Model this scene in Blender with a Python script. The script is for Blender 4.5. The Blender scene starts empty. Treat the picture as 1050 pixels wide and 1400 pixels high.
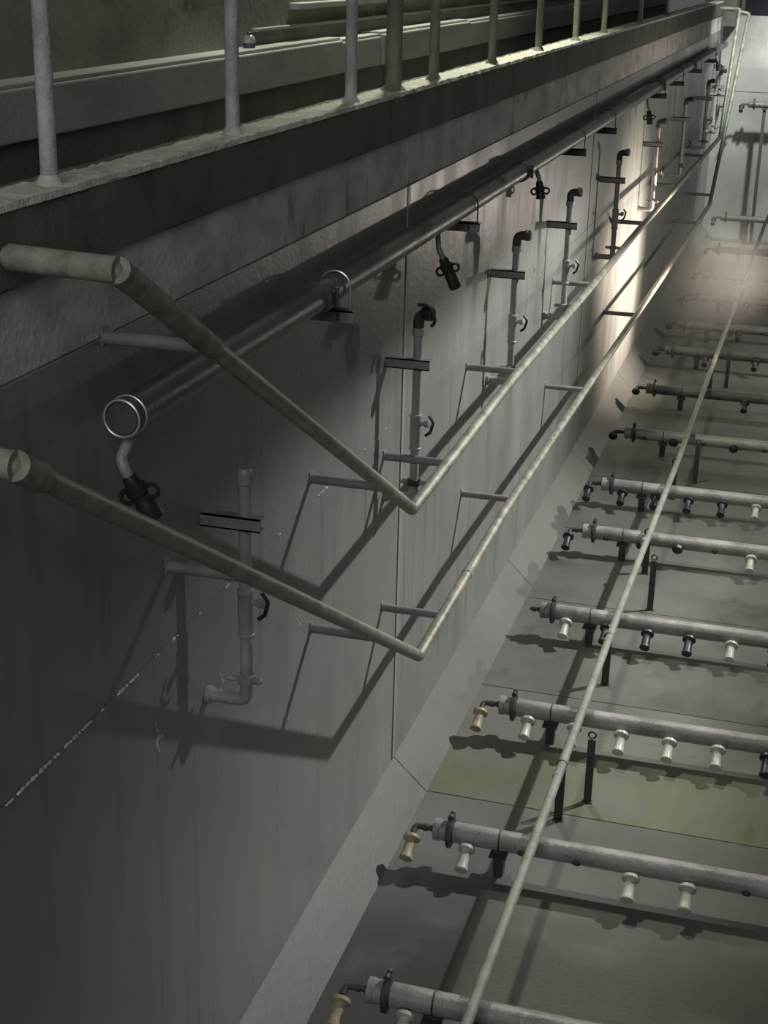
import bpy, bmesh, math, random
from mathutils import Vector, Matrix, noise

random.seed(7)
SC = bpy.context.scene
COL = SC.collection
PI = math.pi

# ------------------------------------------------------------------ camera
cam_d = bpy.data.cameras.new('camera')
cam = bpy.data.objects.new('camera', cam_d)
COL.objects.link(cam)
SC.camera = cam
cam_d.sensor_fit = 'VERTICAL'
cam_d.sensor_height = 24.0
cam_d.lens = 2074.98 / 1400.0 * 24.0
cam_d.clip_start = 0.05
cam_d.clip_end = 200
RX = Vector((0.9597691, 0.2798325, 0.0231744))
DN = Vector((0.1176930, -0.3259809, -0.9380217))
FW = Vector((-0.2549345, 0.9030118, -0.3458007))
m = Matrix.Identity(4)
for i in range(3):
    m[i][0] = RX[i]
    m[i][1] = -DN[i]
    m[i][2] = -FW[i]
m.translation = Vector((2.0, 0.0, 4.5168))
cam.matrix_world = m

# ------------------------------------------------------------------ view, world
SC.view_settings.view_transform = 'Standard'
SC.view_settings.look = 'None'
SC.view_settings.gamma = 1.0
SC.view_settings.use_curve_mapping = False
SC.view_settings.exposure = 0.0
W = bpy.data.worlds.new('hall_gloom')
SC.world = W
W.use_nodes = True
W.node_tree.nodes['Background'].inputs[0].default_value = (0.80, 0.84, 0.78, 1)
W.node_tree.nodes['Background'].inputs[1].default_value = 0.10


# ------------------------------------------------------------------ lamps
def lamp(name, kind, loc, power, color, size=0.1, aim=None, angle=None, blend=1.0):
    d = bpy.data.lights.new(name, kind)
    d.energy = power
    d.color = color
    if kind in ('POINT', 'SPOT'):
        d.shadow_soft_size = size
    if kind == 'AREA':
        d.size = size
    if kind == 'SPOT':
        d.spot_size = math.radians(angle)
        d.spot_blend = blend
    o = bpy.data.objects.new(name, d)
    COL.objects.link(o)
    o.location = loc
    if aim is not None:
        o.rotation_euler = (Vector(aim) - Vector(loc)).to_track_quat('-Z', 'Y').to_euler()
    return o


# high hall flood lamp, over the far right side of the tank
lamp('hall_flood_lamp', 'SPOT', (6.0, 13.2, 7.8), 5300, (1.0, 1.0, 0.95), 0.13, (0.1, 9.7, 1.6), 58, 0.9)
# work lamp of the people washing the tank, beyond the right edge
lamp('work_lamp', 'SPOT', (2.0, 17.1, 1.2), 1250, (1.0, 0.86, 0.71), 0.06, (0.0, 16.7, 1.3), 92, 1.0)
lamp('work_lamp_spill', 'POINT', (3.0, 18.0, 1.8), 150, (1.0, 0.90, 0.80), 0.10)  # added point light standing in for the work lamp's stray light
# lamp over the walkway beyond the railing
lamp('walkway_lamp', 'SPOT', (-0.88, 11.0, 8.4), 1400, (1.0, 0.99, 0.80), 0.25, (-0.9, 10.5, 4.0), 105, 0.7)
# unseen spot added over the far end to brighten the end wall
lamp('far_end_fill', 'SPOT', (2.2, 23.2, 6.6), 2800, (0.97, 1.0, 0.94), 0.15, (1.5, 26.9, 1.9), 58, 0.9)
# broad area light added high behind the viewer to lift camera-facing sides
lamp('near_fill_light', 'AREA', (1.9, -6.0, 9.0), 450, (1.0, 0.985, 0.98), 6.0, (0.0, 5.0, 3.2))


# ------------------------------------------------------------------ materials
def mat(name, base, rough=0.6, metal=0.0, dark=None, scale=3.0, stretch=(1, 1, 1), bump=0.0, bscale=40.0,
        rvar=0.0, streak=None, spec=0.5, detail=6.0, lo=0.35, hi=0.68):
    """base and dark mixed by stretched noise in world position, optional second streak colour, bump."""
    M = bpy.data.materials.new(name)
    M.use_nodes = True
    nt = M.node_tree
    N, L = nt.nodes, nt.links
    b = N['Principled BSDF']
    b.inputs['Roughness'].default_value = rough
    b.inputs['Metallic'].default_value = metal
    b.inputs['Specular IOR Level'].default_value = spec
    b.inputs['Base Color'].default_value = (*base, 1)
    geo = N.new('ShaderNodeNewGeometry')

    def nz(sc, st, det=detail, ro=0.6):
        mp = N.new('ShaderNodeMapping')
        mp.inputs['Scale'].default_value = st
        L.new(geo.outputs['Position'], mp.inputs['Vector'])
        n = N.new('ShaderNodeTexNoise')
        n.inputs['Scale'].default_value = sc
        n.inputs['Detail'].default_value = det
        n.inputs['Roughness'].default_value = ro
        L.new(mp.outputs[0], n.inputs['Vector'])
        return n

    col = None
    if dark is not None:
        n = nz(scale, stretch)
        r = N.new('ShaderNodeValToRGB')
        r.color_ramp.elements[0].position = lo
        r.color_ramp.elements[1].position = hi
        r.color_ramp.elements[0].color = (*dark, 1)
        r.color_ramp.elements[1].color = (*base, 1)
        L.new(n.outputs['Fac'], r.inputs['Fac'])
        col = r.outputs['Color']
        if rvar:
            mr = N.new('ShaderNodeMapRange')
            mr.inputs['To Min'].default_value = max(0.05, rough - rvar)
            mr.inputs['To Max'].default_value = min(1, rough + rvar)
            mr.inputs['From Min'].default_value = 0.3
            mr.inputs['From Max'].default_value = 0.7
            L.new(n.outputs['Fac'], mr.inputs['Value'])
            L.new(mr.outputs[0], b.inputs['Roughness'])
    if streak is not None:
        sc_col, sc_st, sc_lo, sc_hi, amt = streak
        n2 = nz(1.0, sc_st, 4.0)
        r2 = N.new('ShaderNodeMapRange')
        r2.inputs['From Min'].default_value = sc_lo
        r2.inputs['From Max'].default_value = sc_hi
        r2.inputs['To Max'].default_value = amt
        L.new(n2.outputs['Fac'], r2.inputs['Value'])
        mx = N.new('ShaderNodeMix')
        mx.data_type = 'RGBA'
        L.new(r2.outputs[0], mx.inputs[0])
        if col is None:
            mx.inputs[6].default_value = (*base, 1)
        else:
            L.new(col, mx.inputs[6])
        mx.inputs[7].default_value = (*sc_col, 1)
        col = mx.outputs[2]
    if col is not None:
        L.new(col, b.inputs['Base Color'])
    if bump:
        nb = nz(bscale, (1, 1, 1), 5.0)
        bp = N.new('ShaderNodeBump')
        bp.inputs['Strength'].default_value = bump
        bp.inputs['Distance'].default_value = 0.01
        L.new(nb.outputs['Fac'], bp.inputs['Height'])
        L.new(bp.outputs[0], b.inputs['Normal'])
    return M


COAT = mat('grey_tank_coating', (0.240, 0.242, 0.230), 0.42, 0, (0.175, 0.185, 0.178), 1.0, (2.2, 2.2, 0.7),
           0.25, 26.0, 0.10, ((0.10, 0.105, 0.10), (9, 9, 0.55), 0.56, 0.72, 0.6))
COAT_FLAT = mat('grey_floor_coating', (0.136, 0.141, 0.130), 0.45, 0, (0.09, 0.094, 0.086), 1.1, (1, 1, 1),
                0.2, 30.0, 0.10, ((0.055, 0.057, 0.052), (1.4, 1.4, 1.4), 0.58, 0.70, 0.75))
COAT_ALGAE = mat('algae_stained_floor_coating', (0.136, 0.141, 0.130), 0.5, 0, (0.105, 0.108, 0.096), 1.6, (1, 1, 1),
                 0.3, 30.0, 0.08, ((0.055, 0.055, 0.04), (3.2, 3.2, 3.2), 0.62, 0.72, 0.6))
COAT_DIRTY = mat('silt_stained_floor_coating', (0.13, 0.134, 0.122), 0.5, 0, (0.045, 0.046, 0.04), 1.3, (1, 1, 1),
                 0.3, 30.0, 0.08, ((0.036, 0.036, 0.03), (1.7, 1.7, 1.7), 0.54, 0.66, 0.8), lo=0.42, hi=0.6)
COAT_SILT = mat('silt_edged_floor_coating', (0.136, 0.141, 0.130), 0.45, 0, (0.09, 0.094, 0.086), 1.1, (1, 1, 1), 0.2, 30.0)
CHAMF = mat('grey_chamfer_coating', (0.112, 0.113, 0.107), 0.5, 0, (0.088, 0.089, 0.084), 1.6, (1, 1, 1), 0.15, 30.0)
GROOVE = mat('dark_joint', (0.035, 0.035, 0.033), 0.9)
SEAL = mat('joint_sealant', (0.27, 0.275, 0.265), 0.5)
BARE = mat('bare_concrete_band', (0.72, 0.69, 0.685), 0.85, 0, (0.42, 0.40, 0.395), 1.0, (2.6, 2.6, 5.0), 0.6, 30.0,
           0, ((0.08, 0.075, 0.07), (7, 7, 3.0), 0.58, 0.74, 0.7))
KERB = mat('stained_kerb_concrete', (0.165, 0.168, 0.15), 0.9, 0, (0.085, 0.087, 0.078), 1.0, (2.0, 2.0, 2.0), 0.6, 30.0,
           0, ((0.055, 0.055, 0.05), (7, 7, 0.9), 0.52, 0.72, 0.6))
CRUST = mat('rough_pale_mortar', (0.74, 0.74, 0.66), 0.95, 0, (0.48, 0.48, 0.42), 9.0, (1, 1, 1), 0.9, 60.0)
WALK = mat('dark_damp_walkway', (0.16, 0.16, 0.145), 0.85, 0, (0.08, 0.08, 0.072), 1.6, (1, 1, 1), 0.6, 25.0)
BACKB = mat('pale_upstand_concrete', (0.42, 0.415, 0.405), 0.85, 0, (0.29, 0.29, 0.28), 1.0, (2, 0.9, 2.5), 0.4, 30.0)
BACKW = mat('mouldy_back_wall', (0.32, 0.325, 0.265), 0.9, 0, (0.17, 0.175, 0.145), 1.0, (1.3, 1.3, 1.7), 0.4, 20.0,
            0, ((0.07, 0.07, 0.05), (2.0, 2.0, 3.0), 0.58, 0.72, 0.7))
STEEL = mat('dull_steel_rail', (0.38, 0.37, 0.32), 0.5, 0.45, (0.20, 0.195, 0.165), 9.0, (1, 1, 1), 0.15, 80.0, 0.08)
STEEL_PALE = mat('pale_weathered_rail', (0.33, 0.32, 0.27), 0.65, 0.05, (0.15, 0.147, 0.122), 14.0, (1, 1, 1), 0.3, 60.0)
PIPE = mat('grey_brown_pipe', (0.36, 0.345, 0.34), 0.36, 0.0, (0.24, 0.23, 0.225), 6.0, (1, 1, 1), 0.2, 60.0, 0.1)
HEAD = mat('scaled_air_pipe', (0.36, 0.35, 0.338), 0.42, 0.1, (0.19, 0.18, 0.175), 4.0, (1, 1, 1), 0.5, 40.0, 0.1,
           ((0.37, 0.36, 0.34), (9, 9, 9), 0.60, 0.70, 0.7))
AIRM = mat('dark_air_main', (0.125, 0.12, 0.115), 0.40, 0.1, (0.08, 0.077, 0.074), 5.0, (1, 1, 1), 0.2, 60.0, 0.08)
GREYRAIL = mat('grey_floor_rail', (0.27, 0.27, 0.25), 0.65, 0.1, (0.18, 0.18, 0.165), 9.0, (1, 1, 1), 0.2, 70.0)
HEAD_SHADED = mat('shaded_scaled_air_pipe', (0.17, 0.165, 0.155), 0.5, 0.1, (0.09, 0.086, 0.082), 4.0, (1, 1, 1), 0.5, 40.0)  # copy of HEAD with the far pipes' shade put into the colour
BRIGHT = mat('bright_pipe_rim', (0.62, 0.61, 0.58), 0.3, 0.7)
IRON = mat('dark_iron', (0.075, 0.073, 0.07), 0.55, 0.3, (0.045, 0.043, 0.042), 18.0, (1, 1, 1), 0.3, 80.0)
RUBBER = mat('black_rubber', (0.022, 0.022, 0.026), 0.45)
PLATE = mat('mauve_grey_plate', (0.26, 0.25, 0.25), 0.55, 0.0, (0.175, 0.165, 0.165), 12.0, (1, 1, 1), 0.2, 60.0)
WHITE = mat('white_plastic', (0.50, 0.50, 0.46), 0.4, 0, (0.38, 0.38, 0.34), 25.0)
TAN = mat('yellowed_plastic', (0.36, 0.325, 0.215), 0.5, 0, (0.26, 0.23, 0.15), 25.0)
MOUTH = mat('dark_bore', (0.03, 0.03, 0.03), 0.8)
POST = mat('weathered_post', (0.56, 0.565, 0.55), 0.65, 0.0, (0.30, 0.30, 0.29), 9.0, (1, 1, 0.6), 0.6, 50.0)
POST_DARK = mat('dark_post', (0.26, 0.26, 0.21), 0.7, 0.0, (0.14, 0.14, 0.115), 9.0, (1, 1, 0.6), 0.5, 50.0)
BLUE = mat('dull_blue_plastic', (0.085, 0.10, 0.15), 0.5)
SALT = mat('pale_mineral_crust', (0.80, 0.79, 0.75), 0.6, 0, (0.30, 0.30, 0.28), 20.0, (1, 1, 1), 0.5, 60.0)
ENDW = mat('far_end_coating', (0.30, 0.315, 0.30), 0.55, 0, (0.20, 0.21, 0.20), 0.8, (1, 1, 1), 0.2, 20.0, 0.05,
           ((0.13, 0.135, 0.125), (1.2, 1.2, 1.0), 0.58, 0.74, 0.7))
VOIDM = mat('dark_opening', (0.012, 0.014, 0.022), 0.9)




def edge_growth(M, growth, y0, y1, sc=2.2, lo=0.32, hi=0.62):
    """algae that thickens towards one edge (y1) of its slab, broken up by noise"""
    nt = M.node_tree
    N, L = nt.nodes, nt.links
    b = N['Principled BSDF']
    old = b.inputs['Base Color'].links[0].from_socket
    geo = N.new('ShaderNodeNewGeometry')
    sp = N.new('ShaderNodeSeparateXYZ')
    L.new(geo.outputs['Position'], sp.inputs[0])
    mr = N.new('ShaderNodeMapRange')
    mr.interpolation_type = 'SMOOTHSTEP'
    mr.inputs['From Min'].default_value = y0
    mr.inputs['From Max'].default_value = y1
    L.new(sp.outputs['Y'], mr.inputs['Value'])
    n = N.new('ShaderNodeTexNoise')
    n.inputs['Scale'].default_value = sc
    n.inputs['Detail'].default_value = 7
    L.new(geo.outputs['Position'], n.inputs['Vector'])
    m2 = N.new('ShaderNodeMapRange')
    m2.inputs['From Min'].default_value = lo
    m2.inputs['From Max'].default_value = hi
    L.new(n.outputs['Fac'], m2.inputs['Value'])
    mu = N.new('ShaderNodeMath')
    mu.operation = 'MULTIPLY'
    L.new(mr.outputs[0], mu.inputs[0])
    L.new(m2.outputs[0], mu.inputs[1])
    mx = N.new('ShaderNodeMix')
    mx.data_type = 'RGBA'
    L.new(mu.outputs[0], mx.inputs[0])
    L.new(old, mx.inputs[6])
    mx.inputs[7].default_value = (*growth, 1)
    L.new(mx.outputs[2], b.inputs['Base Color'])


edge_growth(COAT_ALGAE, (0.125, 0.125, 0.07), 8.5, 7.6)
edge_growth(COAT_SILT, (0.036, 0.037, 0.031), 6.9, 5.9, 1.5, 0.30, 0.46)


# ------------------------------------------------------------------ mesh helpers
def origin(parent):
    v = Vector((0, 0, 0))
    while parent is not None:
        v += parent.location
        parent = parent.parent
    return v


def obj(name, bm, material, parent=None, smooth=True, loc=None):
    """link a bmesh as one object; with loc the mesh is already local, else it is in world coordinates"""
    po = origin(parent)
    if loc is None:
        bmesh.ops.translate(bm, verts=bm.verts, vec=-po)
    me = bpy.data.meshes.new(name)
    bm.normal_update()
    bm.to_mesh(me)
    bm.free()
    if smooth:
        me.polygons.foreach_set('use_smooth', [True] * len(me.polygons))
        me.update()
        try:
            me.set_sharp_from_angle(angle=math.radians(38))
        except Exception:
            pass
    me.materials.append(material)
    o = bpy.data.objects.new(name, me)
    COL.objects.link(o)
    o.parent = parent
    if loc is not None:
        o.location = Vector(loc) - po
    return o


def thing(name, label, cat, loc, group=None):
    o = bpy.data.objects.new(name, None)
    o.empty_display_size = 0.1
    COL.objects.link(o)
    o.location = loc
    o['label'] = label
    o['category'] = cat
    if group:
        o['group'] = group
    return o


def struct(name, bm, material, parent=None, smooth=False):
    o = obj(name, bm, material, parent, smooth)
    if parent is None:
        o['kind'] = 'structure'
    return o


def box(bm, a, b, bev=0.0):
    a, b = Vector(a), Vector(b)
    r = bmesh.ops.create_cube(bm, size=1.0)
    vs = r['verts']
    for v in vs:
        v.co = Vector(((a.x + b.x) / 2 + v.co.x * (b.x - a.x), (a.y + b.y) / 2 + v.co.y * (b.y - a.y),
                       (a.z + b.z) / 2 + v.co.z * (b.z - a.z)))
    if bev:
        es = {e for v in vs for e in v.link_edges}
        bmesh.ops.bevel(bm, geom=list(es), offset=bev, segments=2, affect='EDGES', profile=0.6)
    return bm


def B(a, b, bev=0.0):
    return box(bmesh.new(), a, b, bev)


def fillet(pts, rad, k=6):
    pts = [Vector(p) for p in pts]
    out = [pts[0]]
    for i in range(1, len(pts) - 1):
        p, a, c = pts[i], pts[i - 1], pts[i + 1]
        d1, d2 = (a - p), (c - p)
        l1, l2 = d1.length, d2.length
        d1.normalize()
        d2.normalize()
        ang = d1.angle(d2)
        if ang > PI - 0.02:
            out.append(p)
            continue
        t = min(rad / math.tan(ang / 2), l1 * 0.45, l2 * 0.45)
        s, e = p + d1 * t, p + d2 * t
        for j in range(k + 1):
            u = j / k
            out.append(s * (1 - u) ** 2 + p * 2 * u * (1 - u) + e * u * u)
    out.append(pts[-1])
    return out


def tube(bm, pts, r, n=14, caps=True, wobble=0.0):
    pts = [Vector(p) for p in pts]
    rs = r if isinstance(r, (list, tuple)) else [r] * len(pts)
    tan = []
    for i in range(len(pts)):
        if i == 0:
            t = pts[1] - pts[0]
        elif i == len(pts) - 1:
            t = pts[-1] - pts[-2]
        else:
            t = (pts[i + 1] - pts[i]).normalized() + (pts[i] - pts[i - 1]).normalized()
        tan.append(t.normalized())
    up = Vector((0, 0, 1)) if abs(tan[0].z) < 0.9 else Vector((0, 1, 0))
    u = tan[0].cross(up).normalized()
    rings = []
    for i, p in enumerate(pts):
        u = (u - tan[i] * u.dot(tan[i])).normalized()
        w = tan[i].cross(u)
        ring = []
        for k in range(n):
            a = 2 * PI * k / n
            rr = rs[i]
            if wobble:
                rr *= 1 + wobble * noise.noise(p * 9 + Vector((math.cos(a), math.sin(a), 0)))
            ring.append(bm.verts.new(p + (u * math.cos(a) + w * math.sin(a)) * rr))
        rings.append(ring)
    for i in range(len(rings) - 1):
        for k in range(n):
            bm.faces.new((rings[i][k], rings[i][(k + 1) % n], rings[i + 1][(k + 1) % n], rings[i + 1][k]))
    if caps:
        bm.faces.new(list(reversed(rings[0])))
        bm.faces.new(rings[-1])
    return bm


def T(pts, r, n=14, caps=True, wobble=0.0):
    return tube(bmesh.new(), pts, r, n, caps, wobble)


def lathe(bm, p, d, prof, n=16):
    """profile [(distance along d, radius)] turned about the line from p along d"""
    p, d = Vector(p), Vector(d).normalized()
    up = Vector((0, 0, 1)) if abs(d.z) < 0.9 else Vector((0, 1, 0))
    u = d.cross(up).normalized()
    w = d.cross(u)
    rings = []
    for (t, r) in prof:
        rings.append([bm.verts.new(p + d * t + (u * math.cos(2 * PI * k / n) + w * math.sin(2 * PI * k / n)) * r)
                      for k in range(n)])
    for i in range(len(rings) - 1):
        for k in range(n):
            bm.faces.new((rings[i][k], rings[i][(k + 1) % n], rings[i + 1][(k + 1) % n], rings[i + 1][k]))
    bm.faces.new(list(reversed(rings[0])))
    bm.faces.new(rings[-1])
    bmesh.ops.recalc_face_normals(bm, faces=bm.faces)
    return bm


def LA(p, d, prof, n=16):
    return lathe(bmesh.new(), p, d, prof, n)


def ring(bm, c, axis, R, r, n=22, k=8, a0=0.0, a1=2 * PI):
    """a torus or an arc of one about the axis"""
    axis = Vector(axis).normalized()
    up = Vector((0, 0, 1)) if abs(axis.z) < 0.9 else Vector((0, 1, 0))
    u = axis.cross(up).normalized()
    w = axis.cross(u)
    full = abs(a1 - a0 - 2 * PI) < 1e-6
    rings = []
    for i in range(n if full else n + 1):
        a = a0 + (a1 - a0) * i / n
        rd = u * math.cos(a) + w * math.sin(a)
        rings.append([bm.verts.new(Vector(c) + rd * (R + r * math.cos(2 * PI * j / k)) + axis * r * math.sin(2 * PI * j / k))
                      for j in range(k)])
    cnt = len(rings)
    for i in range(cnt if full else cnt - 1):
        A, C = rings[i], rings[(i + 1) % cnt]
        for j in range(k):
            bm.faces.new((A[j], A[(j + 1) % k], C[(j + 1) % k], C[j]))
    if not full:
        bm.faces.new(rings[0])
        bm.faces.new(list(reversed(rings[-1])))
    bmesh.ops.recalc_face_normals(bm, faces=bm.faces)
    return bm


def prism(bm, poly, y0, y1, steps=1, jitter=None):
    """polygon in x,z run along y"""
    rows = []
    for s in range(steps + 1):
        y = y0 + (y1 - y0) * s / steps
        row = []
        for i, (x, z) in enumerate(poly):
            v = Vector((x, y, z))
            if jitter:
                v += jitter(i, v)
            row.append(bm.verts.new(v))
        rows.append(row)
    n = len(poly)
    for s in range(steps):
        for i in range(n):
            bm.faces.new((rows[s][i], rows[s][(i + 1) % n], rows[s + 1][(i + 1) % n], rows[s + 1][i]))
    bm.faces.new(list(reversed(rows[0])))
    bm.faces.new(rows[-1])
    bmesh.ops.recalc_face_normals(bm, faces=bm.faces)
    return bm


# ------------------------------------------------------------------ the tank shell
YE = 27.0          # far end wall
ZS = 2.26          # lift joint of the side wall
ZB = 3.43          # top of the coated wall
JO = [0.6, 7.37, 13.5, 19.65, YE + 0.1]

floor = struct('floor', B((-0.3, 0.5, -0.40), (5.1, YE + 0.3, -0.05)), GROOVE)
fy = [0.6, 3.0, 4.48, 7.43, 8.86, 10.39, 11.95, 13.4, 15.0, 16.8, 18.4, 20.0, 21.7, 23.6, 25.3, YE]
for i in range(len(fy) - 1):
    mm = COAT_FLAT
    if i < 2:
        mm = COAT_DIRTY
    if i == 2:
        mm = COAT_SILT
    if i == 3:
        mm = COAT_ALGAE
    obj('slab', B((0.10, fy[i] + 0.004, -0.2), (2.55, fy[i + 1] - 0.004, 0.0), 0.004), mm, floor, False)
    obj('slab', B((2.56, fy[i] + 0.004, -0.2), (5.0, fy[i + 1] - 0.004, 0.0), 0.004), mm, floor, False)

wall = struct('wall_left', B((-0.30, 0.5, -0.3), (-0.03, YE + 0.1, 3.62)), GROOVE)
for i in range(4):
    y0, y1 = JO[i] + (0.007 if i else 0), JO[i + 1] - 0.007
    obj('panel', B((-0.2, y0, 0.0), (0.0, y1, ZS - 0.0015), 0.002), COAT, wall, False)
    obj('panel', B((-0.2, y0, ZS + 0.0015), (0.0, y1, ZB), 0.003), COAT, wall, False)
    obj('concrete_band', B((-0.2, y0, ZB + 0.002), (-0.005, y1, 3.672), 0.004), BARE, wall, False)
    if 0 < i < 4:
        obj('joint_sealant', B((-0.03, JO[i] + 0.008, 0.2), (0.004, JO[i] + 0.05, ZB), 0.002), SEAL, wall, False)

# white crust weeping out of the lift joint
bm = bmesh.new()
for k in range(420):
    y = 1.2 + k * 0.0155 + random.uniform(-0.01, 0.01)
    if noise.noise(Vector((y * 3.7, 3.1, 0))) + 0.4 * noise.noise(Vector((y * 19, 0, 0))) < 0.02 + 0.05 * (y - 4):
        continue
    s = random.uniform(0.002, 0.0055) if random.random() < 0.75 else random.uniform(0.005, 0.010)
    r = bmesh.ops.create_icosphere(bm, subdivisions=1, radius=1.0)
    for v in r['verts']:
        v.co = Vector((0.001 + v.co.x * 0.006, y + v.co.y * s * 1.8, ZS - 0.004 + v.co.z * s * random.uniform(0.6, 1.2)))
for (cy, cz, n) in ((4.28, 1.93, 14), (4.85, 1.9, 6), (5.75, 1.75, 5)):
    for k in range(n):
        r = bmesh.ops.create_icosphere(bm, subdivisions=1, radius=1.0)
        py, pz = cy + random.gauss(0, 0.015), cz + random.gauss(0, 0.03)
        for v in r['verts']:
            v.co = Vector((v.co.x * 0.003, py + v.co.y * 0.005, pz + v.co.z * 0.010))
cr = obj('mineral_crust', bm, SALT, wall)
cr['kind'] = 'stuff'

cham = struct('trim_1', B((-0.02, 0.6, -0.05), (0.05, YE, 0.05)), GROOVE)
cj = [0.6, 4.4, 7.42, 10.6, 13.5, 16.5, 19.6, 23.2, YE]
for i in range(len(cj) - 1):
    obj('chamfer_segment', prism(bmesh.new(), [(-0.01, 0.2), (0.2, 0.0), (0.2, -0.03), (-0.01, -0.03)],
                                 cj[i] + 0.004, cj[i + 1] - 0.004), CHAMF, cham, False)

# kerb on top of the wall
kerb = struct('trim_2', B((-0.28, 0.5, 3.60), (-0.03, YE, 3.66)), GROOVE)


def jk(i, v):
    return Vector((0.008 * noise.noise(v * 6.0), 0, 0.006 * noise.noise(v * 8 + Vector((9, 0, 0)))))


for i in range(4):
    y0, y1 = JO[i] + (0.006 if i else 0), JO[i + 1] - 0.006
    obj('kerb_section', prism(bmesh.new(), [(0.012, 3.68), (0.018, 3.76), (0.016, 3.885), (-0.20, 3.885), (-0.20, 3.66)],
                              y0, y1, 60, jk), KERB, kerb, True)
    # rough mortar topping, broken edge
    bm = bmesh.new()
    st = int((y1 - y0) / 0.03)
    rows = []
    xs = [0.02, 0.016, -0.02, -0.055, -0.09, -0.125, -0.128]
    for s in range(st + 1):
        y = y0 + (y1 - y0) * s / st
        row = []
        for j, x in enumerate(xs):
            h = 3.898 + 0.004 * noise.noise(Vector((x * 22, y * 22, 1))) + 0.005 * noise.noise(Vector((x * 60, y * 60, 4))) + 0.004 * noise.noise(Vector((x * 120, y * 120, 7)))
            xx = x + 0.004 * noise.noise(Vector((j * 3.3, y * 17, 2)))
            if j in (0, 6):
                h = 3.880
            row.append(bm.verts.new((xx, y, h)))
        rows.append(row)
    for s in range(st):
        for j in range(6):
            bm.faces.new((rows[s][j], rows[s][j + 1], rows[s + 1][j + 1], rows[s + 1][j]))
    bmesh.ops.recalc_face_normals(bm, faces=bm.faces)
    obj('mortar_topping', bm, CRUST, kerb, True)

walk = struct('trim_3', B((-1.6, 0.5, 3.4), (-0.20, YE, 3.62)), WALK)
up = struct('trim_4', B((-1.6, 0.5, 3.60), (-0.935, YE, 3.83)), KERB)
uj = [0.6, 3.4, 9.15, 10.0, 12.5, 18.0, YE]
for i in range(len(uj) - 1):
    dz = 0.012 * (i % 2)
    obj('upstand_section', B((-1.25, uj[i] + 0.006, 3.82), (-0.90 - 0.01 * (i % 3), uj[i + 1] - 0.006, 4.0 + dz), 0.008), BACKB, up, False)
    obj('upstand_lip', B((-1.3, uj[i] + 0.006, 4.0 + dz), (-0.93, uj[i + 1] - 0.006, 4.018 + dz), 0.005), BACKB, up, False)
bw = struct('wall_back', B((-1.7, 0.5, 3.8), (-1.06, YE + 0.3, 6.4)), BACKW)
obj('ledge', B((-1.07, 8.6, 4.20), (-1.0, YE, 4.235), 0.006), BACKB, bw, False)
obj('ledge', B((-1.07, 8.0, 4.10), (-1.03, YE, 4.118), 0.005), BACKB, bw, False)

endw = struct('wall_end', B((-0.3, YE + 0.02, -0.3), (5.1, YE + 0.3, 2.80)), GROOVE)
obj('panel', B((0.0, YE, 0.0), (2.4, YE + 0.2, 2.455), 0.004), ENDW, endw, False)
obj('panel', B((2.41, YE, 0.0), (5.0, YE + 0.2, 2.455), 0.004), ENDW, endw, False)
obj('panel', B((0.0, YE, 2.463), (5.0, YE + 0.2, 2.86), 0.006), ENDW, endw, False)
obj('upper_panel', B((0.0, YE + 0.55, 2.2), (5.0, YE + 0.7, 3.66), 0.006), BACKB, endw, False)
obj('ledge', B((0.0, YE + 0.1, 2.76), (5.0, YE + 0.6, 2.80)), ENDW, endw, False)
obj('dark_opening', B((0.30, YE + 0.9, 3.3), (5.0, YE + 1.2, 5.0)), VOIDM, endw, False)
obj('jamb', B((-0.3, YE + 0.0, 3.5), (0.22, YE + 1.2, 5.0)), KERB, endw, False)
struct('wall_right', B((5.0, 0.5, -0.3), (5.3, YE + 0.3, 5.965)), COAT)  # unseen side wall, raised so its top shades the floor's right side
# unseen beam added high over the tank so its edge shades the upper wall
struct('shade_beam', B((2.9, -3.0, 5.44), (3.3, 30.0, 6.6)), KERB)


# ------------------------------------------------------------------ shared part meshes
def copy_of(o, parent, loc):
    c = o.copy()
    COL.objects.link(c)
    c.parent = parent
    c.location = Vector(loc) - origin(parent)
    return c


CACHE = {}


def part(key, name, build, material, parent, loc, smooth=True):
    """a part at loc that shares its mesh with every other part of the same key"""
    if key in CACHE:
        o = bpy.data.objects.new(name, CACHE[key])
        COL.objects.link(o)
        o.parent = parent
        o.location = Vector(loc) - origin(parent)
        return o
    o = obj(name, build(), material, parent, smooth, loc)
    CACHE[key] = o.data
    return o


# ------------------------------------------------------------------ handrails on the side wall
XR = 0.33


def wall_rail(label, pts, r, sleeve, brackets, loc, pale):
    t = thing('handrail', label, 'handrail', loc, 'pipe handrails on the left wall')
    obj('pipe', T(fillet(pts, 0.05, 5), r, 16), STEEL, t)
    for (a, b, rr) in sleeve:
        obj('sleeve', T([a, b], rr, 16), pale, t)
    for (y, z, L) in brackets:
        b = obj('bracket', T([(0.0, y, z), (L, y, z)], 0.021, 12), PLATE, t)
        obj('base_plate', B((-0.001, y - 0.022, z - 0.022), (0.007, y + 0.022, z + 0.034), 0.003), PLATE, b)
    return t


def lerp(a, b, u):
    return Vector(a) * (1 - u) + Vector(b) * u


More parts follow.
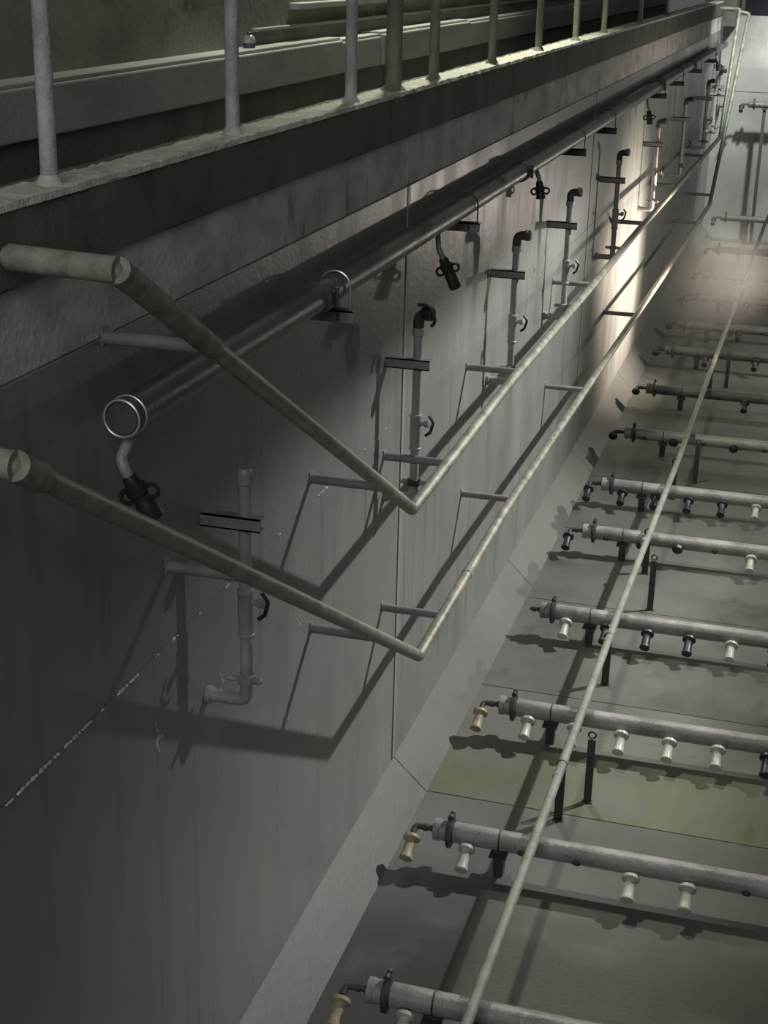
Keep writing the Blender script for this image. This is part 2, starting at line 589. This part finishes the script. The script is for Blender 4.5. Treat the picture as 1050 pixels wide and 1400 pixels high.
U0, U1 = (XR, 3.42, 3.76), (XR, 6.39, 2.10)
wall_rail('upper pipe handrail on the left wall, sloping up to the kerb at both ends',
          [(0.02, 3.42, 3.77), U0, U1, (XR, 8.65, 2.14), (XR, 11.8, 2.11), (XR, 14.68, 2.10), (XR, 17.5, 2.05), (XR, 24.4, 1.97),
           (XR, 26.1, 3.80), (0.02, 26.1, 3.80)], 0.029,
          [(lerp(U0, U1, 0.02), lerp(U0, U1, 0.205), 0.035), ((0.03, 3.42, 3.77), (XR - 0.0, 3.42, 3.76), 0.035),
           ((XR, 3.42, 3.76), lerp(U0, U1, 0.025), 0.036)],
          [(3.99, 3.43, 0.33), (5.90, 2.37, 0.33), (7.06, 2.115, 0.33), (8.87, 2.135, 0.33), (11.83, 2.10, 0.33), (15.04, 2.09, 0.33),
           (18.2, 2.04, 0.33), (21.63, 2.0, 0.33)], (0, 4, 3), STEEL_PALE)
L0, L1 = (XR, 2.87, 3.42), (XR, 6.61, 1.25)
wall_rail('lower pipe handrail on the left wall, sloping up to the wall top at both ends',
          [(0.02, 2.87, 3.43), L0, L1, (XR, 8.64, 1.31), (XR, 11.69, 1.26), (XR, 17.3, 1.14), (XR, 23.58, 1.06),
           (0.454, 26.6, 3.72), (0.02, 26.6, 3.80)], 0.029,
          [((0.03, 2.87, 3.43), L0, 0.036), (L0, lerp(L0, L1, 0.03), 0.037), ((XR, 7.63, 1.281), (XR, 7.70, 1.283), 0.0315)],
          [(4.39, 2.545, 0.33), (5.92, 1.65, 0.33), (7.09, 1.265, 0.33), (8.88, 1.305, 0.33), (11.79, 1.255, 0.33),
           (14.98, 1.19, 0.33), (21.67, 1.08, 0.33), (23.74, 1.18, 0.33), (25.4, 2.52, 0.33)], (0, 3, 2), STEEL_PALE)

# ------------------------------------------------------------------ air main on the wall
XH, ZH, RH = 0.10, 3.22, 0.055
t = thing('air_pipe', 'long air supply pipe clamped under the kerb with an open near end', 'pipe', (0, 3.88, ZH))
bm = bmesh.new()
yy = [3.88 + (26.8 - 3.88) * i / 60 for i in range(61)]
tube(bm, [(XH, y, ZH) for y in yy], RH, 24, False)
tube(bm, [(XH, 3.88, ZH), (XH, 4.9, ZH)], RH - 0.006, 24, True)
obj('pipe', bm, AIRM, t)
obj('end_ring', ring(bmesh.new(), (XH, 3.882, ZH), (0, 1, 0), RH + 0.001, 0.0045, 32), BRIGHT, t)
obj('end_ring', ring(bmesh.new(), (XH, 3.93, ZH), (0, 1, 0), RH + 0.003, 0.0035, 32), BRIGHT, t)
for y in (5.70, 9.77, 17.3, 21.0):
    c = obj('pipe_coupling', LA((XH, y - 0.06, ZH), (0, 1, 0), [(0, RH + 0.002), (0.01, RH + 0.012), (0.11, RH + 0.012), (0.12, RH + 0.002)], 24), IRON if y > 9 else AIRM, t)
    obj('bolt', LA((XH + RH + 0.018, y, ZH - 0.04), (0, 0, 1), [(0, 0.009), (0.08, 0.009)], 8), IRON, c)
for y in (5.89, 8.24, 11.93, 13.6, 17.49, 19.4, 21.8, 24.2):
    bm = bmesh.new()
    x0, x1, z0, z1 = 0.0, 0.185, 3.075, 3.125
    poly = [(x0, z0), (x1, z0), (x1, z1), (0.05, z1), (x0, z1 - 0.03)]
    prism(bm, poly, y - 0.012, y - 0.004)
    box(bm, (0.0, y - 0.012, z1 - 0.006), (x1, y + 0.05, z1))
    b = obj('support_angle', bm, PLATE if y < 11 else IRON, t, False)
    obj('angle_slot', B((0.115, y - 0.0135, z0 + 0.008), (0.128, y - 0.0115, z1 - 0.004)), IRON, b, False)
    pts = [(XH - RH - 0.012, y + 0.015, z1)]
    for k in range(13):
        a = PI - PI * k / 12
        pts.append((XH + (RH + 0.010) * math.cos(a), y + 0.015, ZH + (RH + 0.010) * math.sin(a)))
    pts.append((XH + RH + 0.010, y + 0.015, z1 - 0.05))
    obj('u_bolt', T(pts, 0.0045, 8), BRIGHT if y < 6 else IRON, t)


def dropper(y, lean, ln, t, near=False, short=False):
    """short pipe out of the air main, elbow, black hose coupling hanging from it"""
    k = 1.15 if near else 1.1
    p0 = Vector((XH, y, ZH - RH + 0.01))
    p1 = p0 + (Vector((-0.015, -0.075, -0.085)) if near else Vector((0.012, -0.015, -0.03 if short else -0.085)))
    p2 = p1 + Vector((0.015, -0.005, -0.03))
    d = Vector(lean).normalized()
    p3 = p2 + d * 0.03
    n = obj('drop_nipple', T(fillet([p0, p1, p2, p3], 0.03, 5), 0.017 if near else 0.015, 12), PIPE, t)
    h = obj('hose_coupling', LA(p3, d, [(-0.01, 0.016 * k), (0.005, 0.022 * k), (0.03, 0.024 * k), (0.034, 0.031 * k), (0.055, 0.031 * k), (0.06, 0.024 * k),
                                       (0.085, 0.024 * k), (0.09, 0.027 * k), (ln, 0.030 * k), (ln + 0.004, 0.02)], 14), RUBBER, t)
    side = d.cross(Vector((0, 1, 0))).normalized()
    for s in (-1, 1):
        obj('cam_lever', ring(bmesh.new(), p3 + d * 0.062 + side * s * 0.038 * k, (0, 1, 0), 0.018 * k, 0.0065 * k, 14, 6), RUBBER, h)


for y, ln in ((3.97, 0.15), (7.62, 0.17), (10.3, 0.11), (16.4, 0.13), (25.2, 0.13)):
    dropper(y, (0.34, 0.30, -0.88) if y < 9 else (0.12, 0.1, -0.95), ln, t, y < 5, 9 < y < 11)


# ------------------------------------------------------------------ risers
def riser(y, label, top, x=0.155, z0=1.90, z1=2.78):
    t = thing('riser_pipe', label, 'pipe', (0.0, y, z0), 'riser pipes along the left wall')
    obj('pipe', T([(x, y, z0 + 0.055), (x, y, z1)], 0.023, 16), PIPE, t)
    obj('bottom_elbow', T(fillet([(0.0, y + 0.0, z0), (x, y, z0), (x, y, z0 + 0.08)], 0.055, 7), 0.0245, 14), PIPE, t)
    obj('wall_flange', LA((0.0, y, z0), (1, 0, 0), [(0, 0.034), (0.018, 0.034), (0.02, 0.026)], 14), PIPE, t)
    u = obj('union', LA((x, y, z0 + 0.07), (0, 0, 1), [(0, 0.025), (0.004, 0.036), (0.034, 0.036), (0.038, 0.026)], 8), IRON if top == 'hook' else PIPE, t)
    for s in (-1, 1):
        bm = LA((x + s * 0.032, y - 0.01, z0 + 0.09), (s, -0.35, 0.15), [(0, 0.010), (0.02, 0.014), (0.035, 0.012), (0.04, 0.006)], 8)
        obj('union_lug', bm, PIPE, u)
    s = obj('sleeve', LA((x, y, 2.16), (0, 0, 1), [(0, 0.025), (0.004, 0.031), (0.012, 0.0325), (0.016, 0.029), (0.17, 0.029), (0.176, 0.0325), (0.186, 0.031), (0.19, 0.025)], 16), PIPE, t)
    v = obj('side_tap', LA((x + 0.02, y, 2.30), (0.9, -0.3, 0.15), [(0, 0.012), (0.035, 0.012), (0.037, 0.019), (0.06, 0.019), (0.062, 0.012)], 10), PIPE, t)
    bm = bmesh.new()
    tube(bm, fillet([(x + 0.075, y - 0.03, 2.355), (x + 0.10, y - 0.035, 2.325), (x + 0.085, y - 0.03, 2.27), (x + 0.06, y - 0.03, 2.25)], 0.02, 4), 0.008, 8)
    obj('tap_handle', bm, RUBBER, v)
    bm = bmesh.new()
    box(bm, (0.0, y - 0.036, 2.585), (0.225, y - 0.030, 2.635))
    box(bm, (0.0, y - 0.036, 2.585), (0.225, y + 0.012, 2.591))
    box(bm, (0.0, y - 0.036, 2.629), (0.225, y + 0.012, 2.635))
    b = obj('wall_bracket', bm, PLATE, t, False)
    obj('pipe_clip', ring(bmesh.new(), (x, y, 2.61), (0, 0, 1), 0.026, 0.005, 14, 6), IRON, b)
    c = obj('collar', LA((x, y, z1 - 0.03), (0, 0, 1), [(0, 0.024), (0.003, 0.030), (0.04, 0.030), (0.044, 0.026)], 16), PIPE, t)
    if top == 'cap':
        obj('top_cap', LA((x, y, z1), (0, 0, 1), [(0, 0.027), (0.02, 0.026), (0.03, 0.018)], 16), PIPE, t)
    else:
        e = obj('top_elbow', T(fillet([(x, y, z1 - 0.01), (x, y, z1 + 0.075), (x + 0.075, y - 0.02, z1 + 0.085)], 0.05, 7), 0.028, 14), IRON, t)
        if top == 'hook':
            obj('cam_collar', LA((x + 0.02, y, z1 + 0.085), (1, -0.25, 0.05), [(0, 0.030), (0.01, 0.036), (0.05, 0.036), (0.055, 0.030)], 14), RUBBER, e)
            bm = tube(bmesh.new(), fillet([(x + 0.0, y - 0.02, z1 + 0.13), (x + 0.07, y - 0.03, z1 + 0.13), (x + 0.09, y - 0.03, z1 + 0.05), (x + 0.07, y - 0.03, z1 + 0.03)], 0.03, 4), 0.009, 8)
            obj('cam_lever', bm, RUBBER, e)
        else:
            obj('cam_collar', LA((x + 0.055, y - 0.015, z1 + 0.083), (1, -0.25, 0.1), [(0, 0.030), (0.004, 0.034), (0.03, 0.034), (0.034, 0.024)], 14), IRON, e)
    return t


riser(4.72, 'nearest riser pipe on the left wall, without an elbow on top', 'cap')
riser(7.08, 'riser pipe with a black coupling on its top elbow, beside the near wall joint', 'hook')
riser(9.48, 'third riser pipe from the near end of the left wall', 'elbow')
riser(11.49, 'riser pipe with a dark top elbow under the black hose end by the pipe coupling', 'elbow')
riser(14.15, 'riser pipe standing just before the warm bright patch on the wall', 'elbow')
riser(17.2, 'pale misty riser pipe just beyond the warm bright patch on the wall', 'elbow')
riser(20.2, 'riser pipe directly behind the far wall joint', 'elbow')
riser(23.5, 'second riser pipe from the far end of the left wall', 'elbow')
riser(25.8, 'farthest riser pipe on the left wall, near the end wall', 'elbow')

# ------------------------------------------------------------------ diffuser pipes on the floor
NZD = Vector((-0.02, -0.88, -0.47)).normalized()


def nz_nipple():
    return LA((0, 0, 0), NZD, [(0.040, 0.014), (0.085, 0.014)], 10)


def nz_body():
    return LA((0, 0, 0), NZD, [(0.066, 0.022), (0.074, 0.044), (0.092, 0.046), (0.100, 0.030), (0.108, 0.027), (0.185, 0.030), (0.200, 0.035), (0.209, 0.035), (0.211, 0.028)], 14)


def nz_mouth():
    return LA((0, 0, 0), NZD, [(0.2095, 0.027), (0.2125, 0.026)], 12)


def nz_knob():
    return LA((0, 0, 0), NZD, [(0.048, 0.026), (0.058, 0.042), (0.085, 0.044), (0.096, 0.034), (0.104, 0.022)], 8)


def nz_hole():
    return ring(bmesh.new(), NZD * 0.053, NZD, 0.016, 0.008, 14, 6)


def nozzle(t, kind, x, y, z):
    if kind == '-':
        return
    if kind == 'h':
        part('hole', 'outlet_hole', nz_hole, IRON, t, (x, y, z))
        return
    if kind == 'o':
        part('knob', 'plug', nz_knob, RUBBER, t, (x, y, z))
        return
    if kind == 'k':
        o = part('knob', 'plug', nz_knob, RUBBER, t, (x, y, z))
        return
    mk = {'w': WHITE, 'b': RUBBER, 't': TAN, 'i': IRON}[kind]
    n = part('body' + kind, 'nozzle', nz_body, mk, t, (x, y, z))
    n['label'] = {'w': 'white plastic nozzle', 'b': 'black nozzle', 't': 'yellowed plastic nozzle', 'i': 'dark nozzle'}[kind]
    part('nipple', 'nipple', nz_nipple, IRON, n, (x, y, z))
    part('mouth' + kind, 'nozzle_mouth', nz_mouth, {'w': WHITE, 't': TAN}.get(kind, MOUTH), n, (x, y, z))


def floor_pipe(y, label, kinds, end, x0=0.42, z=0.20, r=0.055, x1=3.1, supports=(0.77, 2.45), zf=0.0):
    """kinds: one letter per outlet from x 0.61 on, 0.285 m apart; end: what hangs on the end stub"""
    t = thing('air_diffuser_pipe', label, 'pipe', (x0, y, zf), 'air diffuser pipes across the tank floor')
    n = 28
    hm = HEAD if y < 15 else HEAD_SHADED
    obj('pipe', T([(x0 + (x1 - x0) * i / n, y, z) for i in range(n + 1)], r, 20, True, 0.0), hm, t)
    obj('end_collar', LA((x0 - 0.004, y, z), (1, 0, 0), [(0, r * 0.8), (0.002, r + 0.004), (0.03, r + 0.004), (0.033, r)], 20), hm, t)
    obj('stub', LA((x0 + 0.005, y, z), (-1, 0, 0), [(0, 0.026), (0.02, 0.024), (0.022, 0.015), (0.045, 0.015), (0.047, 0.020), (0.068, 0.020), (0.07, 0.013), (0.085, 0.013)], 12), IRON, t)
    if end != '-':
        e = obj('end_elbow', T(fillet([(x0 - 0.06, y, z), (x0 - 0.105, y, z), (x0 - 0.11, y - 0.045, z - 0.02)], 0.025, 5), 0.017, 10), IRON, t)
        xe, ye, ze = x0 - 0.108, y + 0.010, z + 0.002
        nozzle(t, end, xe, ye, ze)
    c = obj('clamp', LA((x0 + 0.065, y, z), (1, 0, 0), [(0.0, r + 0.002), (0.004, r + 0.014), (0.010, r + 0.032), (0.028, r + 0.032), (0.034, r + 0.014), (0.040, r + 0.002)], 18), IRON, t)
    bm = LA((x0 + 0.084, y - 0.02, z + r + 0.035), (0, 1, 0), [(0, 0.012), (0.004, 0.016), (0.016, 0.016), (0.018, 0.007), (0.045, 0.007), (0.047, 0.014), (0.06, 0.014)], 8)
    box(bm, (x0 + 0.07, y - 0.006, z + r + 0.005), (x0 + 0.098, y + 0.02, z + r + 0.04))
    obj('clamp_bolt', bm, IRON, c)
    for xs in supports:
        s = obj('support', B((xs - 0.026, y - 0.03, zf), (xs + 0.026, y + 0.035, z - r + 0.004), 0.003), IRON, t)
        bm = ring(bmesh.new(), (xs, y, z), (1, 0, 0), r + 0.001, 0.005, 24, 6)
        box(bm, (xs - 0.045, y - r - 0.012, z - r - 0.02), (xs + 0.045, y + r + 0.01, z - r - 0.008))
        obj('saddle_strap', bm, IRON, s)
    for i, k in enumerate(kinds):
        nozzle(t, k, x0 + 0.19 + 0.284 * i, y, z)
    return t


floor_pipe(5.37, 'nearest diffuser pipe, cut by the bottom edge of the photo', 'wkhhwwh', 't', 0.47)
floor_pipe(6.74, 'second nearest diffuser pipe, over the dark silt stain', 'whhwwhw', 't', 0.42)
floor_pipe(8.23, 'diffuser pipe with five white nozzles over the yellow-green floor slab', 'wwwwwbw', 't', 0.45)
floor_pipe(9.74, 'diffuser pipe with a bare end stub and three black nozzles between white ones', 'wbbbwbw', '-', 0.42)
floor_pipe(11.40, 'diffuser pipe with round black plugs, behind the one with a bare end stub', 'hokhwhw', 'b', 0.45)
floor_pipe(12.61, 'diffuser pipe with five black nozzles, sixth from the near edge', 'bbbbwbw', 'b', 0.42)
floor_pipe(14.22, 'diffuser pipe with dark plugs and bare holes, seventh from the near edge', 'hohohhh', 'k', 0.40)
floor_pipe(15.92, 'eighth diffuser pipe from the near edge, just in front of the fourth ringed post', 'hhhihbh', 'k', 0.40)
floor_pipe(17.72, 'ninth diffuser pipe from the near edge, halfway to the end wall', 'hihihh', 'k', 0.40)
floor_pipe(19.14, 'tenth diffuser pipe from the near edge, first of the dark far group', 'hhihh', 'k', 0.40)
floor_pipe(20.88, 'eleventh diffuser pipe from the near edge, with two thick dark supports', 'hhihh', 'b', 0.40)
floor_pipe(22.52, 'twelfth diffuser pipe, just before the bend of the floor rail', 'hhhh', 'k', 0.39)
floor_pipe(24.70, 'thirteenth diffuser pipe, half hidden in the mist', 'hhhh', 'k', 0.38)
floor_pipe(26.5, 'faint diffuser pipe low in front of the end wall, above the mist', 'hhhh', 'i', 0.33, 0.43, 0.05, 3.1, (0.77, 2.45))
floor_pipe(26.55, 'dark diffuser pipe held high in front of the end wall', 'hhhh', 'i', 0.60, 2.30, 0.05, 3.1, (0.86, 2.45))

# ------------------------------------------------------------------ rail on the floor
t = thing('floor_rail', 'long pale pipe rail running down the tank over the diffuser pipes', 'rail', (1.0, 2.4, 0))
obj('pipe', T(fillet([(0.97, 2.4, 0.35), (0.972, 5.12, 0.35), (0.982, 9.63, 0.35), (1.02, 13.25, 0.35), (1.03, 17.48, 0.35),
                      (1.052, 21.78, 0.35), (1.17, 23.6, 0.82), (1.5, 26.4, 1.6)], 0.2, 5), 0.026, 14), GREYRAIL, t)
for y in (5.0, 7.2, 10.9, 13.4, 16.0, 18.6):
    x = 0.975 + max(0, (y - 9.6)) * 0.0065
    obj('joint_sleeve', LA((x - 0.0005, y, 0.35), (0.0, 1, 0), [(0, 0.025), (0.003, 0.028), (0.06, 0.028), (0.063, 0.025)], 14), GREYRAIL, t)
for y in (7.36, 9.12, 11.15, 13.0, 16.5, 19.6, 21.3):
    x = 0.975 + max(0, (y - 9.6)) * 0.0065
    p = obj('post', B((x - 0.024, y - 0.012, 0.0), (x + 0.024, y + 0.012, 0.334), 0.003), IRON, t)
    obj('foot_plate', B((x - 0.03, y - 0.02, 0.0), (x + 0.03, y + 0.02, 0.008), 0.002), IRON, p)
    obj('saddle', ring(bmesh.new(), (x, y, 0.35), (0, 1, 0), 0.025, 0.006, 16, 6), IRON, p)

for (x, y, zt, lb) in ((1.10, 7.6, 0.43, 'short flat post with a ring on top, on the yellow-green slab'),
                       (1.11, 10.45, 0.42, 'short flat ringed post in front of the pipe with round black plugs'),
                       (1.15, 13.5, 0.40, 'short flat ringed post behind the pipe with five black nozzles'),
                       (1.17, 17.0, 0.40, 'short flat ringed post, fourth from the near edge of the floor'),
                       (1.18, 20.9, 0.40, 'short dark post in the far group of diffuser pipes')):
    t = thing('anchor_post', lb, 'post', (x, y, 0), 'short anchor posts on the tank floor')
    obj('bar', B((x - 0.022, y - 0.006, 0.0), (x + 0.022, y + 0.006, zt - 0.03), 0.003), IRON, t)
    obj('ring', ring(bmesh.new(), (x, y, zt), (0, 1, 0), 0.020, 0.006, 18, 8), IRON, t)
    obj('foot_plate', B((x - 0.03, y - 0.018, 0.0), (x + 0.03, y + 0.018, 0.007), 0.002), IRON, t)

# ------------------------------------------------------------------ railing on the kerb
t = thing('guardrail', 'steel guardrail posts standing in the kerb along the walkway', 'railing', (-0.06, 3.0, 3.9))
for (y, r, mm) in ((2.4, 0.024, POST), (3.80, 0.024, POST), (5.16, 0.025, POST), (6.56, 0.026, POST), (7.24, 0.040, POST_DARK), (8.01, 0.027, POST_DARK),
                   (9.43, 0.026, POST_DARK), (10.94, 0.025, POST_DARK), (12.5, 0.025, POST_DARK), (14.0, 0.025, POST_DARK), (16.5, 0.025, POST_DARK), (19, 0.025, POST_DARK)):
    zz = [3.87 + 1.08 * i / 8 for i in range(9)]
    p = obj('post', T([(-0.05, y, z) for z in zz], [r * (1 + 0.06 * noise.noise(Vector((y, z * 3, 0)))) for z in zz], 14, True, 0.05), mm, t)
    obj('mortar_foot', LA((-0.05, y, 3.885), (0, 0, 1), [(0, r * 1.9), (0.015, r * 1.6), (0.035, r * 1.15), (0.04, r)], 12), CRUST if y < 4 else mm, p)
p = obj('post', T([(-0.10, 7.36, 3.87), (-0.10, 7.36, 4.95)], 0.02, 12), POST_DARK, t)
obj('top_rail', T([(-0.065, 2.0, 4.96), (-0.065, 20, 4.96)], 0.025, 14), POST_DARK, t)

# ------------------------------------------------------------------ bottle on the upstand
t = thing('bottle', 'small pale domed bottle with a blue lower half, standing on the upstand behind the railing', 'bottle', (-1.0, 7.80, 4.018))
bz = 4.018
obj('body', LA((-1.0, 7.80, bz), (0, 0, 1), [(0, 0.026), (0.004, 0.032), (0.035, 0.033), (0.037, 0.032)], 18), BLUE, t)
obj('dome', LA((-1.0, 7.80, bz + 0.037), (0, 0, 1), [(0, 0.033), (0.012, 0.033), (0.026, 0.028), (0.036, 0.020), (0.042, 0.011)], 18), WHITE, t)
obj('cap', LA((-1.0, 7.80, bz + 0.078), (0, 0, 1), [(0, 0.012), (0.012, 0.012), (0.014, 0.009)], 12), IRON, t)


# ------------------------------------------------------------------ mist
def mist(name, label, lo, hi, density, sc, stretch=(1, 1, 1), edge=True):
    c = [(a + b) / 2 for a, b in zip(lo, hi)]
    h = [(b - a) / 2 for a, b in zip(lo, hi)]
    bm = bmesh.new()
    bmesh.ops.create_icosphere(bm, subdivisions=3, radius=1.0)
    for v in bm.verts:
        v.co = Vector((v.co.x * h[0], v.co.y * h[1], v.co.z * h[2]))
    M = bpy.data.materials.new(name + '_volume')
    M.use_nodes = True
    nt = M.node_tree
    N, L = nt.nodes, nt.links
    N.remove(N['Principled BSDF'])
    vs = N.new('ShaderNodeVolumeScatter')
    vs.inputs['Color'].default_value = (0.95, 0.95, 0.93, 1)
    vs.inputs['Anisotropy'].default_value = 0.2
    tc = N.new('ShaderNodeTexCoord')
    mp = N.new('ShaderNodeMapping')
    mp.inputs['Scale'].default_value = (1 / h[0], 1 / h[1], 1 / h[2])
    L.new(tc.outputs['Object'], mp.inputs['Vector'])
    ln = N.new('ShaderNodeVectorMath')
    ln.operation = 'LENGTH'
    L.new(mp.outputs[0], ln.inputs[0])
    fall = N.new('ShaderNodeMapRange')
    fall.interpolation_type = 'SMOOTHSTEP'
    fall.inputs['From Min'].default_value = 1.0
    fall.inputs['From Max'].default_value = 0.15
    L.new(ln.outputs['Value'], fall.inputs['Value'])
    nn = N.new('ShaderNodeTexNoise')
    nn.inputs['Scale'].default_value = sc
    nn.inputs['Detail'].default_value = 3.0
    m2 = N.new('ShaderNodeMapping')
    m2.inputs['Scale'].default_value = stretch
    L.new(tc.outputs['Object'], m2.inputs['Vector'])
    L.new(m2.outputs[0], nn.inputs['Vector'])
    mr = N.new('ShaderNodeMapRange')
    mr.inputs['From Min'].default_value = 0.25
    mr.inputs['From Max'].default_value = 0.75
    mr.inputs['To Max'].default_value = density
    L.new(nn.outputs['Fac'], mr.inputs['Value'])
    mu = N.new('ShaderNodeMath')
    mu.operation = 'MULTIPLY'
    L.new(mr.outputs[0], mu.inputs[0])
    L.new(fall.outputs[0], mu.inputs[1])
    L.new(mu.outputs[0], vs.inputs['Density'])
    L.new(vs.outputs[0], N['Material Output'].inputs['Volume'])
    o = obj(name, bm, M, None, True, c)
    o['kind'] = 'stuff'
    o['label'] = label
    o['category'] = 'mist'
    return o


mist('spray_mist', 'thin white spray mist drifting low over the far floor pipes', (0.06, 12.0, 0.03), (1.85, 26.95, 2.4), 0.10, 0.6)
jet = mist('water_spray', 'slanting white jet of water spray above the floor pipes by the right edge', (0.9 - 0.13, 20.2 - 0.16, 0.3 - 0.75), (0.9 + 0.13, 20.2 + 0.16, 0.3 + 0.75), 5.0, 2.0)
jet.location = (1.30, 20.2, 0.72)
jet.rotation_euler = Vector((0.62, 0.0, 0.88)).to_track_quat('Z', 'Y').to_euler()
